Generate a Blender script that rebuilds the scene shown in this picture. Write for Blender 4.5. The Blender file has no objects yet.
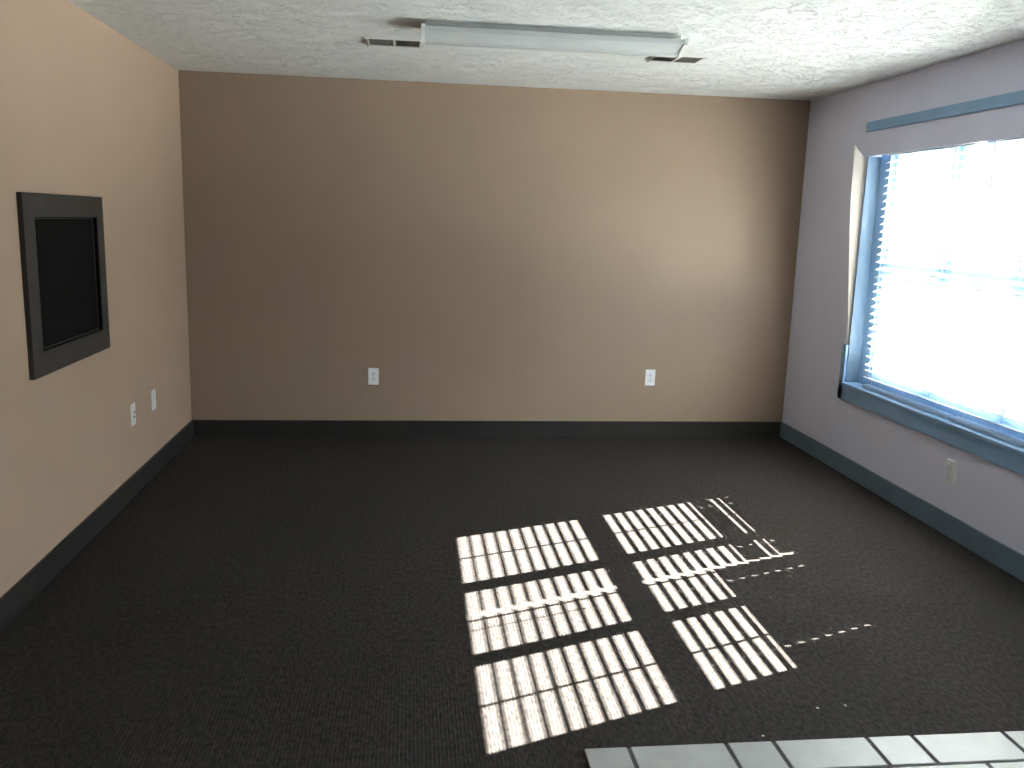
import bpy, bmesh, math, random
from mathutils import Vector, Matrix

random.seed(7)
sc = bpy.context.scene
COL = sc.collection

# ------------------------------------------------------------------ camera
F_PX = 877.27
YAW, PITCH, ROLL = -0.1192, -0.1850, 0.0303
CAM = Vector((1.5018, -6.1786, 1.5514))
cy, sy = math.cos(YAW), math.sin(YAW)
cp, sp = math.cos(PITCH), math.sin(PITCH)
fwd = Vector((-sy * cp, cy * cp, sp))
rgt = Vector((cy, sy, 0.0))
upv = rgt.cross(fwd)
cr, sr = math.cos(ROLL), math.sin(ROLL)
r2 = rgt * cr + upv * sr
u2 = -rgt * sr + upv * cr
cam_d = bpy.data.cameras.new('camera')
cam_d.sensor_fit = 'HORIZONTAL'
cam_d.sensor_width = 36.0
cam_d.lens = F_PX * 36.0 / 1024.0
cam_d.clip_start = 0.02
cam_o = bpy.data.objects.new('camera', cam_d)
COL.objects.link(cam_o)
M = Matrix((r2, u2, -fwd)).transposed().to_4x4()
M.translation = CAM
cam_o.matrix_world = M
sc.camera = cam_o

# ------------------------------------------------------------------ colour, exposure
sc.view_settings.view_transform = 'Standard'
sc.view_settings.look = 'None'
sc.view_settings.gamma = 1.0
sc.view_settings.use_curve_mapping = False
sc.view_settings.exposure = 0.07
sc.cycles.use_denoising = True
sc.cycles.max_bounces = 10
sc.cycles.diffuse_bounces = 7
sc.cycles.glossy_bounces = 3
sc.cycles.transparent_max_bounces = 12
sc.cycles.sample_clamp_indirect = 12.0
sc.cycles.caustics_reflective = False
sc.cycles.caustics_refractive = False

# ------------------------------------------------------------------ daylight
SUN_A, SUN_B = 1.467, 0.5546          # metres the light moves in -x and -y for each metre it falls
SUN_POWER = 230.0
SKY_COL, SKY_POWER = (0.86, 0.93, 1.0), 9.0
GROUND_COL, GROUND_POWER = (0.98, 1.0, 0.98), 46.0
HORIZON_POWER = 5.0

sun_d = bpy.data.lights.new('sun', 'SUN')
sun_d.energy = SUN_POWER
sun_d.angle = math.radians(0.26)
sun_d.color = (1.0, 0.95, 0.88)
sun_o = bpy.data.objects.new('sun', sun_d)
COL.objects.link(sun_o)
sun_o.location = (9, 2, 6)
sun_o.rotation_euler = Vector((-SUN_A, -SUN_B, -1.0)).to_track_quat('-Z', 'Y').to_euler()

w = bpy.data.worlds.new('daylight')
sc.world = w
w.use_nodes = True
wn = w.node_tree.nodes
wl = w.node_tree.links
wn.clear()
tc = wn.new('ShaderNodeTexCoord')
sep = wn.new('ShaderNodeSeparateXYZ')
wl.new(tc.outputs['Generated'], sep.inputs[0])
rmp = wn.new('ShaderNodeValToRGB')
el = rmp.color_ramp.elements
for k, (pos, col, pw) in enumerate(((0.0, GROUND_COL, GROUND_POWER), (0.36, GROUND_COL, GROUND_POWER), (0.45, GROUND_COL, HORIZON_POWER),
                                    (0.54, SKY_COL, HORIZON_POWER), (0.66, SKY_COL, SKY_POWER))):
    q = el[k] if k < 2 else el.new(pos)
    q.position = pos
    q.color = tuple(c * pw for c in col) + (1,)
mr = wn.new('ShaderNodeMapRange')
mr.inputs['From Min'].default_value = -1
mr.inputs['From Max'].default_value = 1
wl.new(sep.outputs['Z'], mr.inputs['Value'])
wl.new(mr.outputs[0], rmp.inputs[0])
bg = wn.new('ShaderNodeBackground')
wl.new(rmp.outputs[0], bg.inputs['Color'])
wo = wn.new('ShaderNodeOutputWorld')
wl.new(bg.outputs[0], wo.inputs[0])

# room
W, H, FRONT = 4.303, 2.44, -7.9
WT = 0.13                              # wall thickness
WIN_Y0, WIN_Y1 = -0.88, -3.01          # far and near side of the window opening
WIN_Z0, WIN_Z1 = 0.575, 2.0
POCKET = 0.065                        # the blinds' headrails sit up behind the header
BB_H, BB_T = 0.115, 0.014
FILL_DOOR_Y0, FILL_DOOR_Y1, FILL_DOOR_Z = -4.20, -5.15, 2.05   # unseen door in the right wall, added to let in fill light

# sky portal over the window opening (guides sampling only, gives off nothing itself)
for pn, ya_, yb_, za_, zb_ in (('window_portal', WIN_Y0, WIN_Y1, WIN_Z0, WIN_Z1), ('fill_door_portal', FILL_DOOR_Y0, FILL_DOOR_Y1, 0.9, FILL_DOOR_Z)):
    pd = bpy.data.lights.new(pn, 'AREA')
    pd.shape = 'RECTANGLE'
    pd.size, pd.size_y = ya_ - yb_, zb_ - za_
    pd.cycles.is_portal = True
    po = bpy.data.objects.new(pn, pd)
    COL.objects.link(po)
    po.location = (W + WT + 0.02, (ya_ + yb_) / 2, (za_ + zb_) / 2)
    po.rotation_euler = Matrix(((0, 0, 1), (1, 0, 0), (0, 1, 0))).to_euler()   # faces the room


# ------------------------------------------------------------------ materials
def mat(name, col, rough=0.6, spec=0.4, metal=0.0):
    m = bpy.data.materials.new(name)
    m.use_nodes = True
    b = m.node_tree.nodes['Principled BSDF']
    b.inputs['Base Color'].default_value = (*col, 1)
    b.inputs['Roughness'].default_value = rough
    b.inputs['Specular IOR Level'].default_value = spec
    b.inputs['Metallic'].default_value = metal
    return m


def nodes(m):
    return m.node_tree.nodes, m.node_tree.links, m.node_tree.nodes['Principled BSDF']


def vary(m, col, amount, scale, bump=0.0, bscale=60.0, bdist=0.002):
    """Slight procedural mottling of the paint and a fine roller texture."""
    n, l, b = nodes(m)
    t = n.new('ShaderNodeTexCoord')
    nz = n.new('ShaderNodeTexNoise')
    nz.inputs['Scale'].default_value = scale
    nz.inputs['Detail'].default_value = 4
    l.new(t.outputs['Object'], nz.inputs['Vector'])
    r = n.new('ShaderNodeValToRGB')
    r.color_ramp.elements[0].position = 0.3
    r.color_ramp.elements[1].position = 0.7
    r.color_ramp.elements[0].color = tuple(c * (1 - amount) for c in col) + (1,)
    r.color_ramp.elements[1].color = tuple(c * (1 + amount) for c in col) + (1,)
    l.new(nz.outputs['Fac'], r.inputs[0])
    l.new(r.outputs[0], b.inputs['Base Color'])
    if bump:
        n2 = n.new('ShaderNodeTexNoise')
        n2.inputs['Scale'].default_value = bscale
        n2.inputs['Detail'].default_value = 3
        l.new(t.outputs['Object'], n2.inputs['Vector'])
        bp = n.new('ShaderNodeBump')
        bp.inputs['Strength'].default_value = bump
        bp.inputs['Distance'].default_value = bdist
        l.new(n2.outputs['Fac'], bp.inputs['Height'])
        l.new(bp.outputs[0], b.inputs['Normal'])
    return m


TAN = (0.475, 0.350, 0.258)
m_tan = vary(mat('tan wall paint', TAN, 0.62, 0.3), TAN, 0.025, 1.7, 0.25, 90, 0.001)
TAN_B = (0.297, 0.219, 0.162)  # left wall's tan darkened evenly, for more contrast at the left corner
m_tan_back = vary(mat('darkened tan back wall', TAN_B, 0.62, 0.3), TAN_B, 0.025, 1.7, 0.25, 90, 0.001)
WALL_GLARE = (0.72, 0.74, 0.90)  # tan wall made pale blue-grey, the window's lens glare put into its colour
m_wall_glare = vary(mat('wall tinted with blue glare', WALL_GLARE, 0.62, 0.3), WALL_GLARE, 0.025, 1.7, 0.25, 90, 0.001)
DARK = (0.023, 0.0215, 0.021)
m_dark = vary(mat('espresso trim paint', DARK, 0.5, 0.3), DARK, 0.12, 9)
FRAME_C = (0.045, 0.041, 0.037)
m_frame = vary(mat('charcoal brown frame paint', FRAME_C, 0.55, 0.3), FRAME_C, 0.12, 9)
TRIM_GLARE = (0.23, 0.38, 0.58)  # dark brown trim, coloured blue to carry the lens glare around the window
m_trim_glare = vary(mat('trim tinted with blue glare', TRIM_GLARE, 0.45, 0.4), TRIM_GLARE, 0.06, 6)
m_jamb_glare = vary(mat('jamb tinted with blue glare', (0.085, 0.135, 0.195), 0.5, 0.3), (0.085, 0.135, 0.195), 0.06, 6)  # darker copy of the trim, blue glare painted in as well
m_trim_glare_dark = vary(mat('dark trim tinted with blue glare', (0.13, 0.185, 0.245), 0.5, 0.3), (0.13, 0.185, 0.245), 0.06, 6)  # dark baseboard colour lifted to blue by the painted-in glare
PALE = (0.66, 0.62, 0.58)
m_pale = vary(mat('bare pale board', PALE, 0.6, 0.3), PALE, 0.03, 8)
m_black = mat('flat black panel', (0.004, 0.004, 0.0045), 0.75, 0.1)
m_bead = mat('dark brown bead', (0.035, 0.032, 0.03), 0.45, 0.4)
m_plate = mat('white plastic plate', (0.88, 0.89, 0.92), 0.35, 0.5)
m_plate_rec = mat('white plastic receptacle', (0.82, 0.84, 0.88), 0.35, 0.5)
m_slot = mat('black slot', (0.01, 0.01, 0.01), 0.6, 0.2)
m_screw = mat('steel screw', (0.55, 0.55, 0.55), 0.35, 0.5, 0.8)
m_lens = mat('white acrylic lens', (0.54, 0.58, 0.59), 0.35, 0.5)
m_cap = mat('white enamelled metal', (0.74, 0.76, 0.76), 0.4, 0.5)
m_vent = mat('white vent metal', (0.72, 0.73, 0.71), 0.45, 0.5)
m_louver = mat('grey louver metal', (0.16, 0.165, 0.16), 0.5, 0.4)
m_duct = mat('dark duct opening', (0.02, 0.02, 0.02), 0.8, 0.1)
m_slat = mat('white faux wood slat', (0.80, 0.80, 0.79), 0.4, 0.4)
m_rail_glare = mat('bottom rail tinted with blue glare', (0.42, 0.54, 0.68), 0.4, 0.4)  # blind rail coloured blue-grey to stand for shade under window glare
m_plate_cool = mat('cool white plastic plate', (0.90, 0.93, 0.97), 0.35, 0.5)
m_cord = mat('white cord', (0.75, 0.75, 0.73), 0.8, 0.2)
m_clear = mat('clear plastic wand', (0.5, 0.53, 0.56), 0.2, 0.5)
m_crumb = mat('white lint', (0.8, 0.8, 0.78), 0.9, 0.1)
m_soffit = mat('white soffit board', (0.7, 0.7, 0.68), 0.7, 0.2)

# glass: see-through pane with a faint reflection
m_glass = bpy.data.materials.new('window glass')
m_glass.use_nodes = True
n, l = m_glass.node_tree.nodes, m_glass.node_tree.links
n.clear()
tr = n.new('ShaderNodeBsdfTransparent')
tr.inputs[0].default_value = (0.96, 0.98, 0.97, 1)
gl = n.new('ShaderNodeBsdfGlossy')
gl.inputs['Roughness'].default_value = 0.02
mx = n.new('ShaderNodeMixShader')
mx.inputs[0].default_value = 0.04
l.new(tr.outputs[0], mx.inputs[1])
l.new(gl.outputs[0], mx.inputs[2])
ou = n.new('ShaderNodeOutputMaterial')
l.new(mx.outputs[0], ou.inputs[0])

# carpet: ribbed loop pile in charcoal and brown flecks
m_carpet = mat('charcoal loop carpet', (0.04, 0.037, 0.034), 0.95, 0.05)
n, l, b = nodes(m_carpet)
t = n.new('ShaderNodeTexCoord')
mp = n.new('ShaderNodeMapping')
mp.inputs['Scale'].default_value = (1.0, 0.45, 1.0)
l.new(t.outputs['Object'], mp.inputs['Vector'])
vo = n.new('ShaderNodeTexVoronoi')
vo.inputs['Scale'].default_value = 105
l.new(mp.outputs[0], vo.inputs['Vector'])
wv = n.new('ShaderNodeTexWave')
wv.bands_direction = 'X'
wv.inputs['Scale'].default_value = 26
wv.inputs['Distortion'].default_value = 1.5
wv.inputs['Detail'].default_value = 2
wv.inputs['Detail Scale'].default_value = 6
l.new(t.outputs['Object'], wv.inputs['Vector'])
fl = n.new('ShaderNodeTexNoise')
fl.inputs['Scale'].default_value = 75
fl.inputs['Detail'].default_value = 5
fl.inputs['Roughness'].default_value = 0.7
l.new(mp.outputs[0], fl.inputs['Vector'])
cr_ = n.new('ShaderNodeValToRGB')
e = cr_.color_ramp.elements
e[0].position, e[0].color = 0.34, (0.0175, 0.0153, 0.0148, 1)
e[1].position, e[1].color = 0.66, (0.0485, 0.0425, 0.040, 1)
l.new(fl.outputs['Fac'], cr_.inputs[0])
big = n.new('ShaderNodeTexNoise')
big.inputs['Scale'].default_value = 1.1
big.inputs['Detail'].default_value = 3
l.new(t.outputs['Object'], big.inputs['Vector'])
bm_ = n.new('ShaderNodeMapRange')
bm_.inputs['To Min'].default_value = 0.85
bm_.inputs['To Max'].default_value = 1.15
l.new(big.outputs['Fac'], bm_.inputs['Value'])
mu = n.new('ShaderNodeMix')
mu.data_type = 'RGBA'
mu.blend_type = 'MULTIPLY'
mu.inputs[0].default_value = 1.0
l.new(cr_.outputs[0], mu.inputs[6])
l.new(bm_.outputs[0], mu.inputs[7])
l.new(mu.outputs[2], b.inputs['Base Color'])
ad = n.new('ShaderNodeMath')
ad.operation = 'ADD'
l.new(vo.outputs['Distance'], ad.inputs[0])
l.new(wv.outputs['Fac'], ad.inputs[1])
bp = n.new('ShaderNodeBump')
bp.inputs['Strength'].default_value = 0.35
bp.inputs['Distance'].default_value = 0.002
l.new(ad.outputs[0], bp.inputs['Height'])
l.new(bp.outputs[0], b.inputs['Normal'])

# ceiling: brushed, stippled white texture
m_ceil = mat('textured white ceiling', (0.87, 0.90, 0.90), 0.85, 0.15)
n, l, b = nodes(m_ceil)
t = n.new('ShaderNodeTexCoord')
n1 = n.new('ShaderNodeTexNoise')
n1.inputs['Scale'].default_value = 9
n1.inputs['Detail'].default_value = 6
n1.inputs['Roughness'].default_value = 0.65
n1.inputs['Distortion'].default_value = 1.2
l.new(t.outputs['Object'], n1.inputs['Vector'])
n2 = n.new('ShaderNodeTexNoise')
n2.inputs['Scale'].default_value = 34
n2.inputs['Detail'].default_value = 5
n2.inputs['Roughness'].default_value = 0.7
n2.inputs['Distortion'].default_value = 2.0
l.new(t.outputs['Object'], n2.inputs['Vector'])
r1 = n.new('ShaderNodeValToRGB')
r1.color_ramp.elements[0].position = 0.47
r1.color_ramp.elements[1].position = 0.60
l.new(n2.outputs['Fac'], r1.inputs[0])
r0 = n.new('ShaderNodeValToRGB')
r0.color_ramp.elements[0].position = 0.40
r0.color_ramp.elements[1].position = 0.62
l.new(n1.outputs['Fac'], r0.inputs[0])
mm = n.new('ShaderNodeMath')
mm.operation = 'MULTIPLY'
l.new(r0.outputs[0], mm.inputs[0])
l.new(r1.outputs[0], mm.inputs[1])
bp = n.new('ShaderNodeBump')
bp.inputs['Strength'].default_value = 1.0
bp.inputs['Distance'].default_value = 0.005
n3 = n.new('ShaderNodeTexNoise')          # sparse dark pits between the brush strokes
n3.inputs['Scale'].default_value = 60
n3.inputs['Detail'].default_value = 2
l.new(t.outputs['Object'], n3.inputs['Vector'])
r3 = n.new('ShaderNodeValToRGB')
r3.color_ramp.elements[0].position = 0.62
r3.color_ramp.elements[1].position = 0.70
l.new(n3.outputs['Fac'], r3.inputs[0])
sb = n.new('ShaderNodeMath')
sb.operation = 'SUBTRACT'
l.new(mm.outputs[0], sb.inputs[0])
l.new(r3.outputs[0], sb.inputs[1])
l.new(sb.outputs[0], bp.inputs['Height'])
l.new(bp.outputs[0], b.inputs['Normal'])

# floor tile: grey-white ceramic with cloudy glaze
m_tile = mat('grey white ceramic tile', (0.5, 0.51, 0.5), 0.35, 0.45)
vary(m_tile, (0.33, 0.34, 0.34), 0.09, 9)
m_grout = vary(mat('dark grout', (0.085, 0.083, 0.08), 0.9, 0.1), (0.085, 0.083, 0.08), 0.15, 40)

# brick for the porch pillar
m_brick = mat('red brown brick', (0.3, 0.14, 0.1), 0.85, 0.2)
n, l, b = nodes(m_brick)
t = n.new('ShaderNodeTexCoord')
mp = n.new('ShaderNodeMapping')
mp.inputs['Rotation'].default_value = (math.radians(90), 0, 0)
l.new(t.outputs['Object'], mp.inputs['Vector'])
bt = n.new('ShaderNodeTexBrick')
bt.inputs['Color1'].default_value = (0.20, 0.085, 0.06, 1)
bt.inputs['Color2'].default_value = (0.13, 0.06, 0.045, 1)
bt.inputs['Mortar'].default_value = (0.4, 0.37, 0.33, 1)
bt.inputs['Scale'].default_value = 4.6
bt.inputs['Mortar Size'].default_value = 0.03
l.new(mp.outputs[0], bt.inputs['Vector'])
l.new(bt.outputs[0], b.inputs['Base Color'])


# ------------------------------------------------------------------ mesh helpers
def add_box(bm, x0, x1, y0, y1, z0, z1, bev=0.0, seg=2):
    g = bmesh.ops.create_cube(bm, size=1.0)
    vs = g['verts']
    for v in vs:
        v.co = Vector(((x0 + x1) / 2 + v.co.x * abs(x1 - x0),
                       (y0 + y1) / 2 + v.co.y * abs(y1 - y0),
                       (z0 + z1) / 2 + v.co.z * abs(z1 - z0)))
    if bev:
        es = list({e for v in vs for e in v.link_edges})
        bmesh.ops.bevel(bm, geom=es, offset=bev, segments=seg, affect='EDGES', profile=0.6)


def add_cyl(bm, a, b, r, seg=10, r2=None):
    a, b = Vector(a), Vector(b)
    d = b - a
    q = d.to_track_quat('Z', 'Y').to_matrix().to_4x4()
    bmesh.ops.create_cone(bm, cap_ends=True, segments=seg, radius1=r, radius2=r if r2 is None else r2,
                          depth=d.length, matrix=Matrix.Translation((a + b) / 2) @ q)


def add_poly_prism(bm, pts, off):
    off = Vector(off)
    a = [bm.verts.new(p) for p in pts]
    c = [bm.verts.new(Vector(p) + off) for p in pts]
    k = len(pts)
    bm.faces.new(a)
    bm.faces.new(list(reversed(c)))
    for i in range(k):
        j = (i + 1) % k
        bm.faces.new((a[j], a[i], c[i], c[j]))


def obj(name, bm, m, parent=None, smooth=False, loc=None):
    bmesh.ops.recalc_face_normals(bm, faces=bm.faces)
    me = bpy.data.meshes.new(name)
    bm.to_mesh(me)
    bm.free()
    for mm_ in (m if isinstance(m, (list, tuple)) else [m]):
        me.materials.append(mm_)
    if smooth:
        for p in me.polygons:
            p.use_smooth = True
    o = bpy.data.objects.new(name, me)
    COL.objects.link(o)
    if loc is not None:
        o.location = loc
    if parent is not None:
        o.parent = parent
    return o


def struct(name, bm, m, parent=None, **k):
    o = obj(name, bm, m, parent, **k)
    if parent is None:
        o['kind'] = 'structure'
    return o


def thing(name, label, cat, loc=(0, 0, 0), rot=(0, 0, 0), group=None):
    o = bpy.data.objects.new(name, None)
    o.empty_display_size = 0.05
    COL.objects.link(o)
    o.location = loc
    o.rotation_euler = rot
    o['label'] = label
    o['category'] = cat
    if group:
        o['group'] = group
    return o


def tag(o, label, cat, group=None):
    o['label'] = label
    o['category'] = cat
    if group:
        o['group'] = group
    return o


def B():
    return bmesh.new()


# ------------------------------------------------------------------ room shell
bm = B()
add_box(bm, -0.2, W + 0.2, FRONT - 0.2, 0.2, -0.12, 0.0)
struct('floor', bm, m_carpet)

bm = B()
add_box(bm, -0.2, W + 0.2, FRONT - 0.2, 0.2, H, H + 0.12)
struct('ceiling', bm, m_ceil)

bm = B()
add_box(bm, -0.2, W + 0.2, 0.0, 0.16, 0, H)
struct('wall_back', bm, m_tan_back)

bm = B()
add_box(bm, -0.2, W + 0.2, FRONT - 0.16, FRONT, 0, H)
struct('wall_front', bm, m_dark)  # unseen wall, made dark to hold back fill light on the back wall

# left wall with a shallow niche behind the frame
NY0, NY1, NZ0, NZ1 = -1.724, -2.440, 0.963, 1.505
bm = B()
add_box(bm, -0.16, 0, NY0, 0.0, 0, H)
add_box(bm, -0.16, 0, FRONT, NY1, 0, H)
add_box(bm, -0.16, 0, NY1, NY0, 0, NZ0)
add_box(bm, -0.16, 0, NY1, NY0, NZ1, H)
struct('wall_left', bm, m_tan)

# right wall with the window opening
bm = B()
add_box(bm, W, W + WT, WIN_Y0, 0.0, 0, H)
add_box(bm, W, W + WT, FILL_DOOR_Y0, WIN_Y1, 0, H)
add_box(bm, W, W + WT, FRONT, FILL_DOOR_Y1, 0, H)
add_box(bm, W, W + WT, FILL_DOOR_Y1, FILL_DOOR_Y0, FILL_DOOR_Z, H)
add_box(bm, W, W + WT, WIN_Y1, WIN_Y0, 0, WIN_Z0)
add_box(bm, W, W + WT, WIN_Y1, WIN_Y0, WIN_Z1 + POCKET, H)
add_box(bm, W, W + 0.010, WIN_Y1, WIN_Y0, WIN_Z1, WIN_Z1 + POCKET)
struct('wall_right', bm, m_wall_glare)


def baseboard(name, x0, x1, y0, y1, m):
    bm = B()
    add_box(bm, x0, x1, y0, y1, 0, BB_H, 0.003)
    return struct(name, bm, m)


baseboard('baseboard_back', BB_T, W - BB_T, -BB_T, 0, m_dark)
baseboard('baseboard_left', 0, BB_T, FRONT, 0, m_dark)
bm = B()
add_box(bm, W - BB_T, W, FILL_DOOR_Y0 + 0.07, 0, 0, BB_H, 0.003)
add_box(bm, W - BB_T, W, FRONT, FILL_DOOR_Y1 - 0.07, 0, BB_H, 0.003)
struct('baseboard_right', bm, m_trim_glare_dark)

# tiled entry: one row of alternating long and small tiles, larger rows behind it
bm = B()
TX0, TY0 = 2.03, -3.853
add_box(bm, TX0, W - BB_T, FRONT, TY0, 0.0, 0.004)
for f in bm.faces:
    f.material_index = 1
GR = 0.013
TOP = 0.009
rows = [(TY0, -4.000, [2.03, 2.165, 2.467, 2.617, 2.918, 3.068, 3.372, 3.522, 3.825, 3.975, 4.285]),
        (-4.000, -4.275, [2.03, 2.30, 2.605, 2.91, 3.215, 3.52, 3.825, 4.13, 4.285])]
yy = -4.275
k = 0
while yy > FRONT + 0.4:
    h = 0.15 if k % 2 == 0 else 0.303
    xs = rows[0][2] if k % 2 == 0 else rows[1][2]
    rows.append((yy, yy - h, xs))
    yy -= h
    k += 1
rows.append((yy, FRONT, rows[1][2]))
for ya, yb, xs in rows:
    for i in range(len(xs) - 1):
        n0 = len(bm.faces)
        add_box(bm, xs[i] + (0 if i == 0 else GR / 2), xs[i + 1] - GR / 2, yb + GR / 2,
                ya - (0 if ya == TY0 else GR / 2), 0.0005, TOP, 0.0018, 1)
struct('tile_floor', bm, [m_tile, m_grout])

# ------------------------------------------------------------------ window: casing, stool, three double-hung units
FX0, FX1 = W + 0.084, W + WT - 0.005         # frame depth range
# casing on the room side of the wall
bm = B()
CT = 0.016
add_box(bm, W - CT, W, WIN_Y0 - 0.005, WIN_Y0 + 0.05, 0.475, WIN_Z0 + 0.25, 0.002)      # short lower leg of the casing
add_box(bm, W - CT, W, WIN_Y1 - 0.05, WIN_Y0 + 0.05, 0.475, WIN_Z0 - 0.004, 0.002)      # apron
add_box(bm, W - CT, W, WIN_Y1 - 0.05, WIN_Y1 + 0.005, 0.475, WIN_Z1, 0.002)
struct('trim_1', bm, m_trim_glare)                 # casing and apron
bm = B()
add_box(bm, W - 0.024, FX0 + 0.01, WIN_Y1, WIN_Y0, WIN_Z0 - 0.012, WIN_Z0 + 0.010, 0.005, 3)
struct('trim_2', bm, m_trim_glare)                 # stool
bm = B()
add_box(bm, W - 0.001, FX0 + 0.005, WIN_Y0 - 0.014, WIN_Y0, WIN_Z0 + 0.01, WIN_Z1 - 0.001, 0.001)
add_box(bm, W - 0.001, FX0 + 0.005, WIN_Y1, WIN_Y1 + 0.014, WIN_Z0 + 0.01, WIN_Z1 - 0.001, 0.001)
add_box(bm, W + 0.010, FX0 + 0.005, WIN_Y1 + 0.014, WIN_Y0 - 0.014, WIN_Z1 + POCKET - 0.012, WIN_Z1 + POCKET, 0.001)
struct('trim_3', bm, m_jamb_glare)                 # jamb liners
# dark strip on the wall above the header
bm = B()
add_box(bm, W - 0.012, W, WIN_Y1 - 0.06, -0.85, 2.148, 2.207, 0.002)
struct('trim_4', bm, m_trim_glare)
# pale tapered board at the far side of the window
bm = B()
add_poly_prism(bm, [(W, -0.870, 0.826), (W - 0.036, -0.838, 1.40), (W - 0.053, -0.823, 1.735),
                    (W - 0.058, -0.818, 2.078), (W - 0.046, -0.830, 2.05), (W, -0.870, 1.985)], (0.006, 0.010, 0))
struct('trim_5', bm, m_pale)

GLASS_Y = [(-1.048, -1.604), (-1.704, -2.235), (-2.322, -2.837)]
UNIT_Y = [(-0.894, -1.654), (-1.654, -2.2785), (-2.2785, -2.996)]
ZLO0, ZLO1, ZUP0, ZUP1 = 0.694, 1.279, 1.370, 2.0
XS = W + 0.108                                # sash centre depth
for i, ((ga, gb), (ua, ub)) in enumerate(zip(GLASS_Y, UNIT_Y)):
    win = bpy.data.objects.new('window_%d' % (i + 1), None)
    COL.objects.link(win)
    win['kind'] = 'structure'
    # frame: sides, sill, head
    ST = 0.040                                # stile width
    fa, fb = ga + ST, gb - ST
    bm = B()
    add_box(bm, FX0, FX1, fa, ua, WIN_Z0, WIN_Z1 + POCKET, 0.002)
    add_box(bm, FX0, FX1, ub, fb, WIN_Z0, WIN_Z1 + POCKET, 0.002)
    add_box(bm, FX0, FX1, fb, fa, WIN_Z0, 0.64, 0.002)
    add_box(bm, FX0, FX1, fb, fa, ZUP1 + 0.035, WIN_Z1 + POCKET, 0.002)
    obj('window_frame', bm, m_trim_glare, win)

    def sash(name, x0, x1, z0, z1, gz0, gz1):
        bm = B()
        add_box(bm, x0, x1, ga, fa, z0, z1, 0.002)
        add_box(bm, x0, x1, fb, gb, z0, z1, 0.002)
        add_box(bm, x0, x1, gb, ga, z0, gz0, 0.002)
        add_box(bm, x0, x1, gb, ga, gz1, z1, 0.002)
        s = obj(name, bm, m_trim_glare, win)
        bm = B()
        xm = (x0 + x1) / 2
        add_box(bm, xm - 0.002, xm + 0.002, gb, ga, gz0, gz1)
        obj('pane', bm, m_glass, s)
        bm = B()
        ym = (ga + gb) / 2
        add_box(bm, xm - 0.006, xm + 0.006, ym - 0.006, ym + 0.006, gz0, gz1, 0.001)
        obj('muntin', bm, m_trim_glare, s)
        return s

    sash('lower_sash', W + 0.090, W + 0.107, 0.64, 1.358, ZLO0, ZLO1)
    sash('upper_sash', W + 0.108, W + 0.124, 1.290, ZUP1 + 0.035, ZUP0, ZUP1)
    if i < 2:                                 # dark cover strip between units, cut short where window glare washes it out
        bm = B()
        add_box(bm, FX0 - 0.006, FX0, ub - 0.006, ub + 0.006, 1.36, WIN_Z1 + POCKET, 0.001)
        obj('mullion_cover', bm, m_trim_glare_dark, win)


# ------------------------------------------------------------------ half-glass door beside the camera, added out of view for fill light
bm = B()
add_box(bm, W - 0.015, W + WT, FILL_DOOR_Y0 - 0.03, FILL_DOOR_Y0 + 0.06, 0, FILL_DOOR_Z + 0.06, 0.002)
add_box(bm, W - 0.015, W + WT, FILL_DOOR_Y1 - 0.06, FILL_DOOR_Y1 + 0.03, 0, FILL_DOOR_Z + 0.06, 0.002)
add_box(bm, W - 0.015, W + WT, FILL_DOOR_Y1 + 0.03, FILL_DOOR_Y0 - 0.03, FILL_DOOR_Z - 0.03, FILL_DOOR_Z + 0.06, 0.002)
d_ = struct('fill_door_1', bm, m_trim_glare)
bm = B()
da, db = FILL_DOOR_Y0 - 0.033, FILL_DOOR_Y1 + 0.033
add_box(bm, W + 0.05, W + 0.094, da - 0.10, da, 0.012, FILL_DOOR_Z - 0.033, 0.002)
add_box(bm, W + 0.05, W + 0.094, db, db + 0.10, 0.012, FILL_DOOR_Z - 0.033, 0.002)
add_box(bm, W + 0.05, W + 0.094, db + 0.10, da - 0.10, 0.012, 0.95, 0.002)
add_box(bm, W + 0.05, W + 0.094, db + 0.10, da - 0.10, FILL_DOOR_Z - 0.14, FILL_DOOR_Z - 0.033, 0.002)
obj('fill_door_leaf', bm, m_trim_glare, d_)
bm = B()
add_box(bm, W + 0.069, W + 0.074, db + 0.10, da - 0.10, 0.95, FILL_DOOR_Z - 0.14)
obj('pane', bm, m_glass, d_)
bm = B()
add_cyl(bm, (W + 0.05, db + 0.05, 1.0), (W - 0.0, db + 0.05, 1.0), 0.010, 12)
add_cyl(bm, (W - 0.0, db + 0.045, 1.0), (W - 0.0, db + 0.16, 1.0), 0.009, 12)
obj('fill_door_handle', bm, m_screw, d_)

# ------------------------------------------------------------------ blinds
PITCH_Z = 0.0453
SLAT_W = 0.050
XB = W + 0.043


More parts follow.
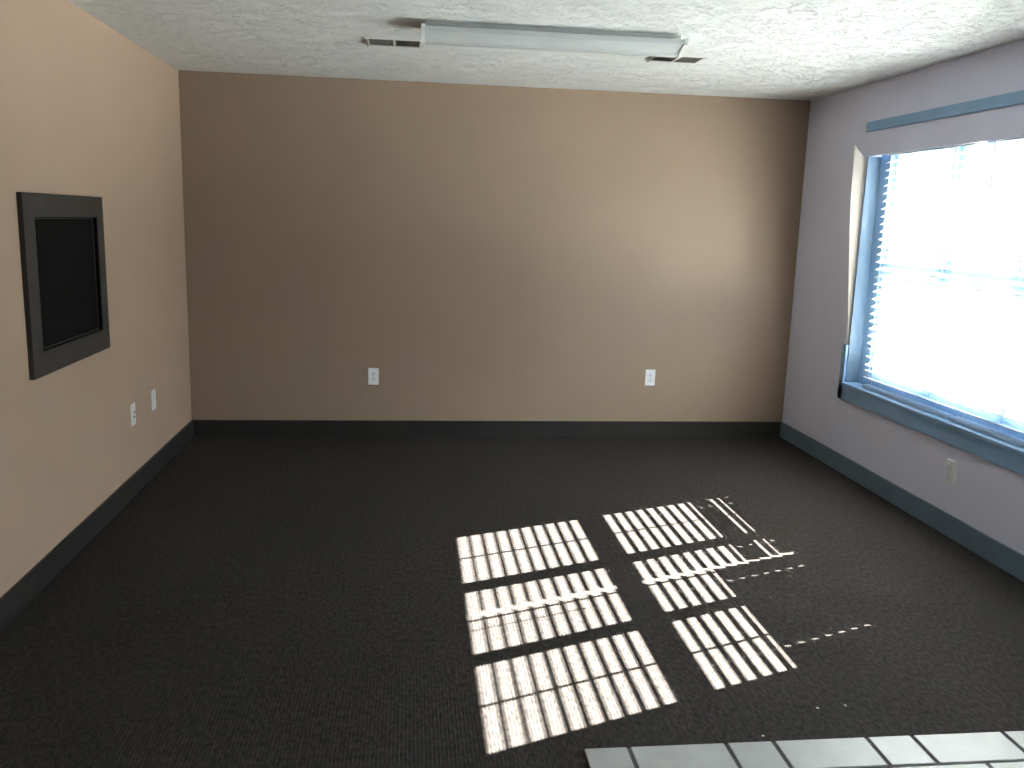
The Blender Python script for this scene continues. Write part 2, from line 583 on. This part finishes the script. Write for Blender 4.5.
def slat_mesh(bm, ya, yb, z, tilt, holes):
    """One curved slat from ya (far) to yb (near) with a routed slot at each cord."""
    hw, hl = 0.0040, 0.0100
    ys = [ya]
    for h in sorted(holes, reverse=True):
        ys += [h + hw, h - hw]
    ys.append(yb)
    us = [-SLAT_W / 2, -0.017, -hl, hl, 0.017, SLAT_W / 2]
    th = 0.0026
    ct, st = math.cos(tilt), math.sin(tilt)

    def P(u, y, top):
        crown = 0.0022 * (1 - (2 * u / SLAT_W) ** 2)
        v = crown + (th / 2 if top else -th / 2)
        return Vector((XB + u * ct - v * st, y, z + u * st + v * ct))
    T = [[bm.verts.new(P(u, y, True)) for y in ys] for u in us]
    L = [[bm.verts.new(P(u, y, False)) for y in ys] for u in us]
    nu, ny = len(us), len(ys)
    hole = {(2, j) for j in range(1, ny - 1, 2)}

    def solid(i, j):
        return 0 <= i < nu - 1 and 0 <= j < ny - 1 and (i, j) not in hole
    for i in range(nu - 1):
        for j in range(ny - 1):
            if not solid(i, j):
                continue
            bm.faces.new((T[i][j], T[i + 1][j], T[i + 1][j + 1], T[i][j + 1]))
            bm.faces.new((L[i][j], L[i][j + 1], L[i + 1][j + 1], L[i + 1][j]))
            for (di, dj, a, c) in ((-1, 0, (i, j), (i, j + 1)), (1, 0, (i + 1, j), (i + 1, j + 1)),
                                   (0, -1, (i, j), (i + 1, j)), (0, 1, (i, j + 1), (i + 1, j + 1))):
                if not solid(i + di, j + dj):
                    bm.faces.new((T[a[0]][a[1]], T[c[0]][c[1]], L[c[0]][c[1]], L[a[0]][a[1]]))


def make_blind(label, ya, yb_top, yb_bot, holes, tilt_of, wand_y, near=False):
    t = thing('window_blind', label, 'blind', (0, 0, 0), group=None)
    t.location = (XB, (ya + yb_top) / 2, WIN_Z0 + 0.01)
    off = -Vector(t.location)

    def put(name, bm, m, **k):
        for v in bm.verts:
            v.co += off
        return obj(name, bm, m, t, **k)
    ztop = WIN_Z1 + POCKET - 0.014
    bm = B()
    add_box(bm, XB - 0.028, XB + 0.028, yb_top, ya, ztop - 0.042, ztop, 0.003)
    put('headrail', bm, m_slat)
    bm = B()
    z = ztop - 0.047
    i = 0
    zmin = 0.625
    while z > zmin:
        f = (ztop - z) / (ztop - zmin)
        j = random.uniform(-0.0035, 0.0035)
        a_ = (ya + (0 if not near else f * 0.018)) + random.uniform(-0.003, 0.003)
        b_ = yb_top + (yb_bot - yb_top) * f + j
        slat_mesh(bm, a_, b_, z, tilt_of(i, z) + math.radians(random.uniform(-1.2, 1.2)), holes)
        z -= PITCH_Z
        i += 1
    put('slats', bm, m_slat)
    bm = B()
    add_box(bm, XB - 0.026, XB + 0.026, yb_bot, ya, 0.588, 0.606, 0.004)
    put('bottom_rail', bm, m_rail_glare)
    for h in holes:
        bm = B()
        for dx in (-0.0285, 0.0285):
            add_cyl(bm, (XB + dx, h, 0.60), (XB + dx, h, ztop - 0.04), 0.0007, 5)
        put('ladder_cord', bm, m_cord)
    if wand_y is None:
        return t
    bm = B()
    add_cyl(bm, (XB - 0.034, wand_y, ztop - 0.03), (XB - 0.036, wand_y - 0.01, 1.45), 0.0038, 6)
    add_cyl(bm, (XB - 0.036, wand_y - 0.01, 1.45), (XB - 0.036, wand_y - 0.0105, 1.42), 0.005, 8)
    put('tilt_wand', bm, m_clear)
    return t


SHUT = math.radians(-21)


def open_tilt(z):
    return math.radians(16.5 + 8.0 * max(0.0, min(1.0, (z - 1.0) / 0.9)))



def tilt_far(i, z):
    if z > 0.85:
        return open_tilt(z)
    if z > 0.80:
        return SHUT                      # one slat has flipped shut, the next lies half shut
    if z > 0.76:
        return math.radians(-8)
    if z > 0.695:
        return math.radians(11)
    return SHUT


def tilt_near(i, z):
    return open_tilt(z) if z > 0.985 else SHUT


make_blind('white slatted window blind on the far part of the window, beside the pale tapered board', -1.068, -1.918, -1.938,
           (-1.18, -1.768), tilt_far, None)
make_blind('white slatted blind on the near part of the window, cut off by the right edge', -1.975, -2.935, -2.935,
           (-2.10, -2.71), tilt_near, -2.085, True)

# ------------------------------------------------------------------ outside: added roofs that shape the sunlight, brick porch pillar
bm = B()
ex = 5.2
ez = 1.816 + (ex - (W + 0.108)) / SUN_A
add_box(bm, W + WT, ex, -9.0, 3.5, ez, ez + 0.16)
struct('sun_cut_eave', bm, m_soffit)  # unseen eave, a guess added to cut off the top of the sun patch
bm = B()
add_box(bm, ex, 8.2, -9.0, -3.4, ez, ez + 0.16)      # unseen roof added to keep the sun off the fill door
struct('sun_block_roof', bm, m_soffit)
bm = B()
add_box(bm, 6.25, 6.55, 2.08, 2.38, -0.3, 2.9)
add_box(bm, 6.2, 6.6, 2.03, 2.43, 2.9, 3.0, 0.01)
tag(obj('brick_pillar', bm, m_brick), 'red-brown brick pillar outside, seen through the top corner of the far blind', 'pillar')

# ------------------------------------------------------------------ framed black niche on the left wall
fr = thing('niche_frame', 'dark charcoal square frame around a black panel on the tan left wall', 'frame', (0, -2.090, 1.238))
off = Vector((0, 2.090, -1.238))


def put(name, bm, m, parent, off=off, **k):
    for v in bm.verts:
        v.co += off
    return obj(name, bm, m, parent, **k)


OY0, OY1, OZ0, OZ1 = -1.640, -2.543, 0.866, 1.600
bm = B()
T0, T1 = 0.0, 0.020
for pts in ([(OY1, OZ1), (OY0, OZ1), (NY0, NZ1), (NY1, NZ1)],
            [(OY0, OZ1), (OY0, OZ0), (NY0, NZ0), (NY0, NZ1)],
            [(OY0, OZ0), (OY1, OZ0), (NY1, NZ0), (NY0, NZ0)],
            [(OY1, OZ0), (OY1, OZ1), (NY1, NZ1), (NY1, NZ0)]):
    add_poly_prism(bm, [(T0, y, z) for y, z in pts], (T1 - T0, 0, 0))
bmesh.ops.remove_doubles(bm, verts=bm.verts, dist=1e-5)
put('casing', bm, m_frame, fr)
bm = B()
g = 0.0006
PX = -0.006
add_box(bm, PX + 0.004, T1 - 0.004, NY0 - 0.004, NY0 - g, NZ0 + g, NZ1 - g)
add_box(bm, PX + 0.004, T1 - 0.004, NY1 + g, NY1 + 0.004, NZ0 + g, NZ1 - g)
add_box(bm, PX + 0.004, T1 - 0.004, NY1 + 0.004, NY0 - 0.004, NZ0 + g, NZ0 + 0.004)
add_box(bm, PX + 0.004, T1 - 0.004, NY1 + 0.004, NY0 - 0.004, NZ1 - 0.004, NZ1 - g)
put('liner', bm, m_black, fr)
bm = B()
add_box(bm, PX, PX + 0.008, NY0 - 0.009, NY0 - 0.004, NZ0 + 0.004, NZ1 - 0.004, 0.001)
add_box(bm, PX, PX + 0.008, NY1 + 0.004, NY1 + 0.009, NZ0 + 0.004, NZ1 - 0.004, 0.001)
add_box(bm, PX, PX + 0.008, NY1 + 0.012, NY0 - 0.012, NZ0 + 0.004, NZ0 + 0.009, 0.001)
add_box(bm, PX, PX + 0.008, NY1 + 0.012, NY0 - 0.012, NZ1 - 0.009, NZ1 - 0.004, 0.001)
put('bead', bm, m_bead, fr)
bm = B()
add_box(bm, PX - 0.008, PX, NY1 + g, NY0 - g, NZ0 + g, NZ1 - g)
put('panel', bm, m_black, fr)


# ------------------------------------------------------------------ wall plates (local: x across, -y out of the wall, z up)
def plate_mesh():
    bm = B()
    add_box(bm, -0.037, 0.037, -0.006, 0.0, -0.0595, 0.0595, 0.0025, 3)
    return bm


def screw(parent, z):
    bm = B()
    add_cyl(bm, (0, -0.0055, z), (0, -0.0072, z), 0.0034, 12)
    s = obj('screw', bm, m_screw, parent)
    bm = B()
    add_box(bm, -0.0028, 0.0028, -0.0075, -0.0070, z - 0.0005, z + 0.0005)
    obj('screw_slot', bm, m_slot, s)


def duplex(label, loc, rz):
    t = thing('electrical_outlet', label, 'outlet', loc, (0, 0, rz), 'duplex outlets on the back wall')
    obj('cover_plate', plate_mesh(), m_plate, t)
    for s in (-1, 1):
        zc = s * 0.0195
        bm = B()
        pts = []
        for k in range(28):
            a = 2 * math.pi * k / 28
            x = 0.0172 * math.cos(a)
            z = max(-0.0138, min(0.0138, 0.0172 * math.sin(a)))
            pts.append((x, -0.0055, zc + z))
        add_poly_prism(bm, pts, (0, -0.0022, 0))
        r = obj('receptacle', bm, m_plate_rec, t)
        bm = B()
        add_box(bm, -0.0078, -0.0054, -0.0082, -0.0070, zc - 0.001, zc + 0.0085)
        add_box(bm, 0.0054, 0.0078, -0.0082, -0.0070, zc + 0.000, zc + 0.0080)
        add_cyl(bm, (0, -0.0070, zc - 0.0068), (0, -0.0082, zc - 0.0068), 0.0030, 10)
        obj('slots', bm, m_slot, r)
    screw(t, 0)
    return t


duplex('white duplex outlet on the back wall, on the side of the black frame', (1.254, 0, 0.434), 0)
duplex('white duplex outlet on the back wall toward the window side', (3.260, 0, 0.444), 0)

# left wall: faces +x
rz = math.pi / 2
t = thing('cable_jack_plate', 'white wall plate with two black jacks, nearer the black frame on the left wall', 'wall plate',
          (0, -1.283, 0.441), (0, 0, rz))
obj('cover_plate', plate_mesh(), m_plate, t)
for zc, xo in ((0.012, 0.006), (-0.012, 0.0)):
    bm = B()
    add_box(bm, xo - 0.010, xo + 0.010, -0.0085, -0.0055, zc - 0.0085, zc + 0.0085, 0.001)
    j = obj('jack', bm, m_plate_rec, t)
    bm = B()
    add_box(bm, xo - 0.0065, xo + 0.0075, -0.0092, -0.0080, zc - 0.0055, zc + 0.0055)
    add_box(bm, xo - 0.003, xo + 0.004, -0.0092, -0.0080, zc - 0.0075, zc - 0.0055)
    obj('jack_opening', bm, m_slot, j)
screw(t, 0.042)
screw(t, -0.042)

t = thing('blank_wall_plate', 'plain white blank wall plate on the left wall, next to the back corner', 'wall plate',
          (0, -0.888, 0.441), (0, 0, rz))
obj('cover_plate', plate_mesh(), m_plate, t)
bm = B()
add_box(bm, -0.0165, 0.0165, -0.0075, -0.0055, -0.0335, 0.0335, 0.001)
obj('insert', bm, m_plate, t)
screw(t, 0.045)
screw(t, -0.045)

t = thing('wall_plate', 'pale wall plate under the window on the right wall', 'wall plate',
          (W, -2.078, 0.336), (0, 0, -rz))
obj('cover_plate', plate_mesh(), m_plate_cool, t)
bm = B()
add_box(bm, -0.0165, 0.0165, -0.0075, -0.0055, -0.0335, 0.0335, 0.001)
obj('insert', bm, m_plate_cool, t)
screw(t, 0.045)
screw(t, -0.045)

# ------------------------------------------------------------------ ceiling light
LX0, LX1 = 1.545, 2.800
LYN, LYF = -1.930, -1.705
t = thing('ceiling_light', 'long white unlit fluorescent ceiling light with a wraparound lens', 'light', ((LX0 + LX1) / 2, (LYN + LYF) / 2, H))
off2 = -Vector(t.location)


def profile(inset, zt):
    yn, yf = LYN + inset, LYF - inset
    zs, zb = 2.388 + inset, 2.350 + inset
    pr = [(yn, zt), (yn, zs)]
    for k in range(1, 8):
        a = math.pi / 2 * k / 7
        pr.append((yn + 0.085 * math.sin(a), zs - (zs - zb) * (1 - math.cos(a)) ** 0.8))
    return pr + [(yn + yf - y, z) for y, z in reversed(pr)]


bm = B()
add_poly_prism(bm, [(LX0 + 0.016, y, z) for y, z in profile(0.002, 2.410)], (LX1 - LX0 - 0.032, 0, 0))
put('lens', bm, m_lens, t, off2)
for xa, xb in ((LX0, LX0 + 0.018), (LX1 - 0.018, LX1)):
    bm = B()
    add_poly_prism(bm, [(xa, y, z) for y, z in profile(-0.002, 2.418)], (xb - xa, 0, 0))
    put('end_cap', bm, m_cap, t, off2)
bm = B()
add_box(bm, LX0 + 0.02, LX1 - 0.02, LYN + 0.06, LYF - 0.06, 2.404, H)
put('housing', bm, m_cap, t, off2)


# ------------------------------------------------------------------ ceiling registers
def register(label, x0, x1, y0, y1):
    cx, cyy = (x0 + x1) / 2, (y0 + y1) / 2
    t = thing('ceiling_vent', label, 'vent', (cx, cyy, H), group='ceiling air vents')
    hx, hy = (x1 - x0) / 2, (y1 - y0) / 2
    fx, fy = 0.018, 0.014
    bm = B()
    z0, z1 = -0.006, 0.0
    add_box(bm, -hx, hx, -hy, -hy + fy, z0, z1, 0.002)
    add_box(bm, -hx, hx, hy - fy, hy, z0, z1, 0.002)
    add_box(bm, -hx, -hx + fx, -hy + fy, hy - fy, z0, z1, 0.002)
    add_box(bm, hx - fx, hx, -hy + fy, hy - fy, z0, z1, 0.002)
    add_box(bm, -0.005, 0.005, -hy + fy, hy - fy, z0 - 0.001, z1, 0.001)
    obj('vent_frame', bm, m_vent, t)
    bm = B()
    add_box(bm, -hx + fx, hx - fx, -hy + fy, hy - fy, -0.0012, -0.0002)
    obj('backing', bm, m_duct, t)
    for s in (-1, 1):
        bm = B()
        a0, a1 = (-hx + fx, -0.005) if s < 0 else (0.005, hx - fx)
        nlv = 11
        for k in range(nlv):
            x = a0 + (k + 0.5) * (a1 - a0) / nlv
            d = 0.0035 * s
            add_poly_prism(bm, [(x - d - 0.0006, -hy + fy, -0.0015), (x - d + 0.0006, -hy + fy, -0.0015),
                                (x + d + 0.0006, -hy + fy, -0.0055), (x + d - 0.0006, -hy + fy, -0.0055)],
                           (0, 2 * (hy - fy), 0))
        obj('louvers', bm, m_louver, t)
    bm = B()
    add_box(bm, -hx + 0.004, -hx + 0.012, -hy + 0.02, hy - 0.02, -0.013, -0.008, 0.001)
    obj('damper_lever', bm, m_louver, t)
    return t


register('white louvered ceiling vent at the end of the ceiling light nearer the left wall', 1.265, 1.562, -1.425, -1.225)
register('white louvered ceiling vent at the window end of the ceiling light', 2.785, 3.080, -1.385, -1.195)

# ------------------------------------------------------------------ lint on the carpet
lint = [(2.602, -3.815), (2.948, -3.663), (2.847, -3.672)]
for k, (x, y) in enumerate(lint):
    bm = B()
    bmesh.ops.create_icosphere(bm, subdivisions=2, radius=0.0032)
    for v in bm.verts:
        v.co.x *= 1.5 + random.uniform(-0.4, 0.4)
        v.co.z = (v.co.z + 0.0032) * 0.55
        v.co += Vector((random.uniform(-1, 1), random.uniform(-1, 1), 0)) * 0.0008
    o = obj('lint_crumb', bm, m_crumb, smooth=True, loc=(x, y, 0.0005))
    o.rotation_euler.z = k * 1.3
    tag(o, 'tiny white crumb of lint on the dark carpet before the tiles', 'crumb', 'lint crumbs on the carpet')
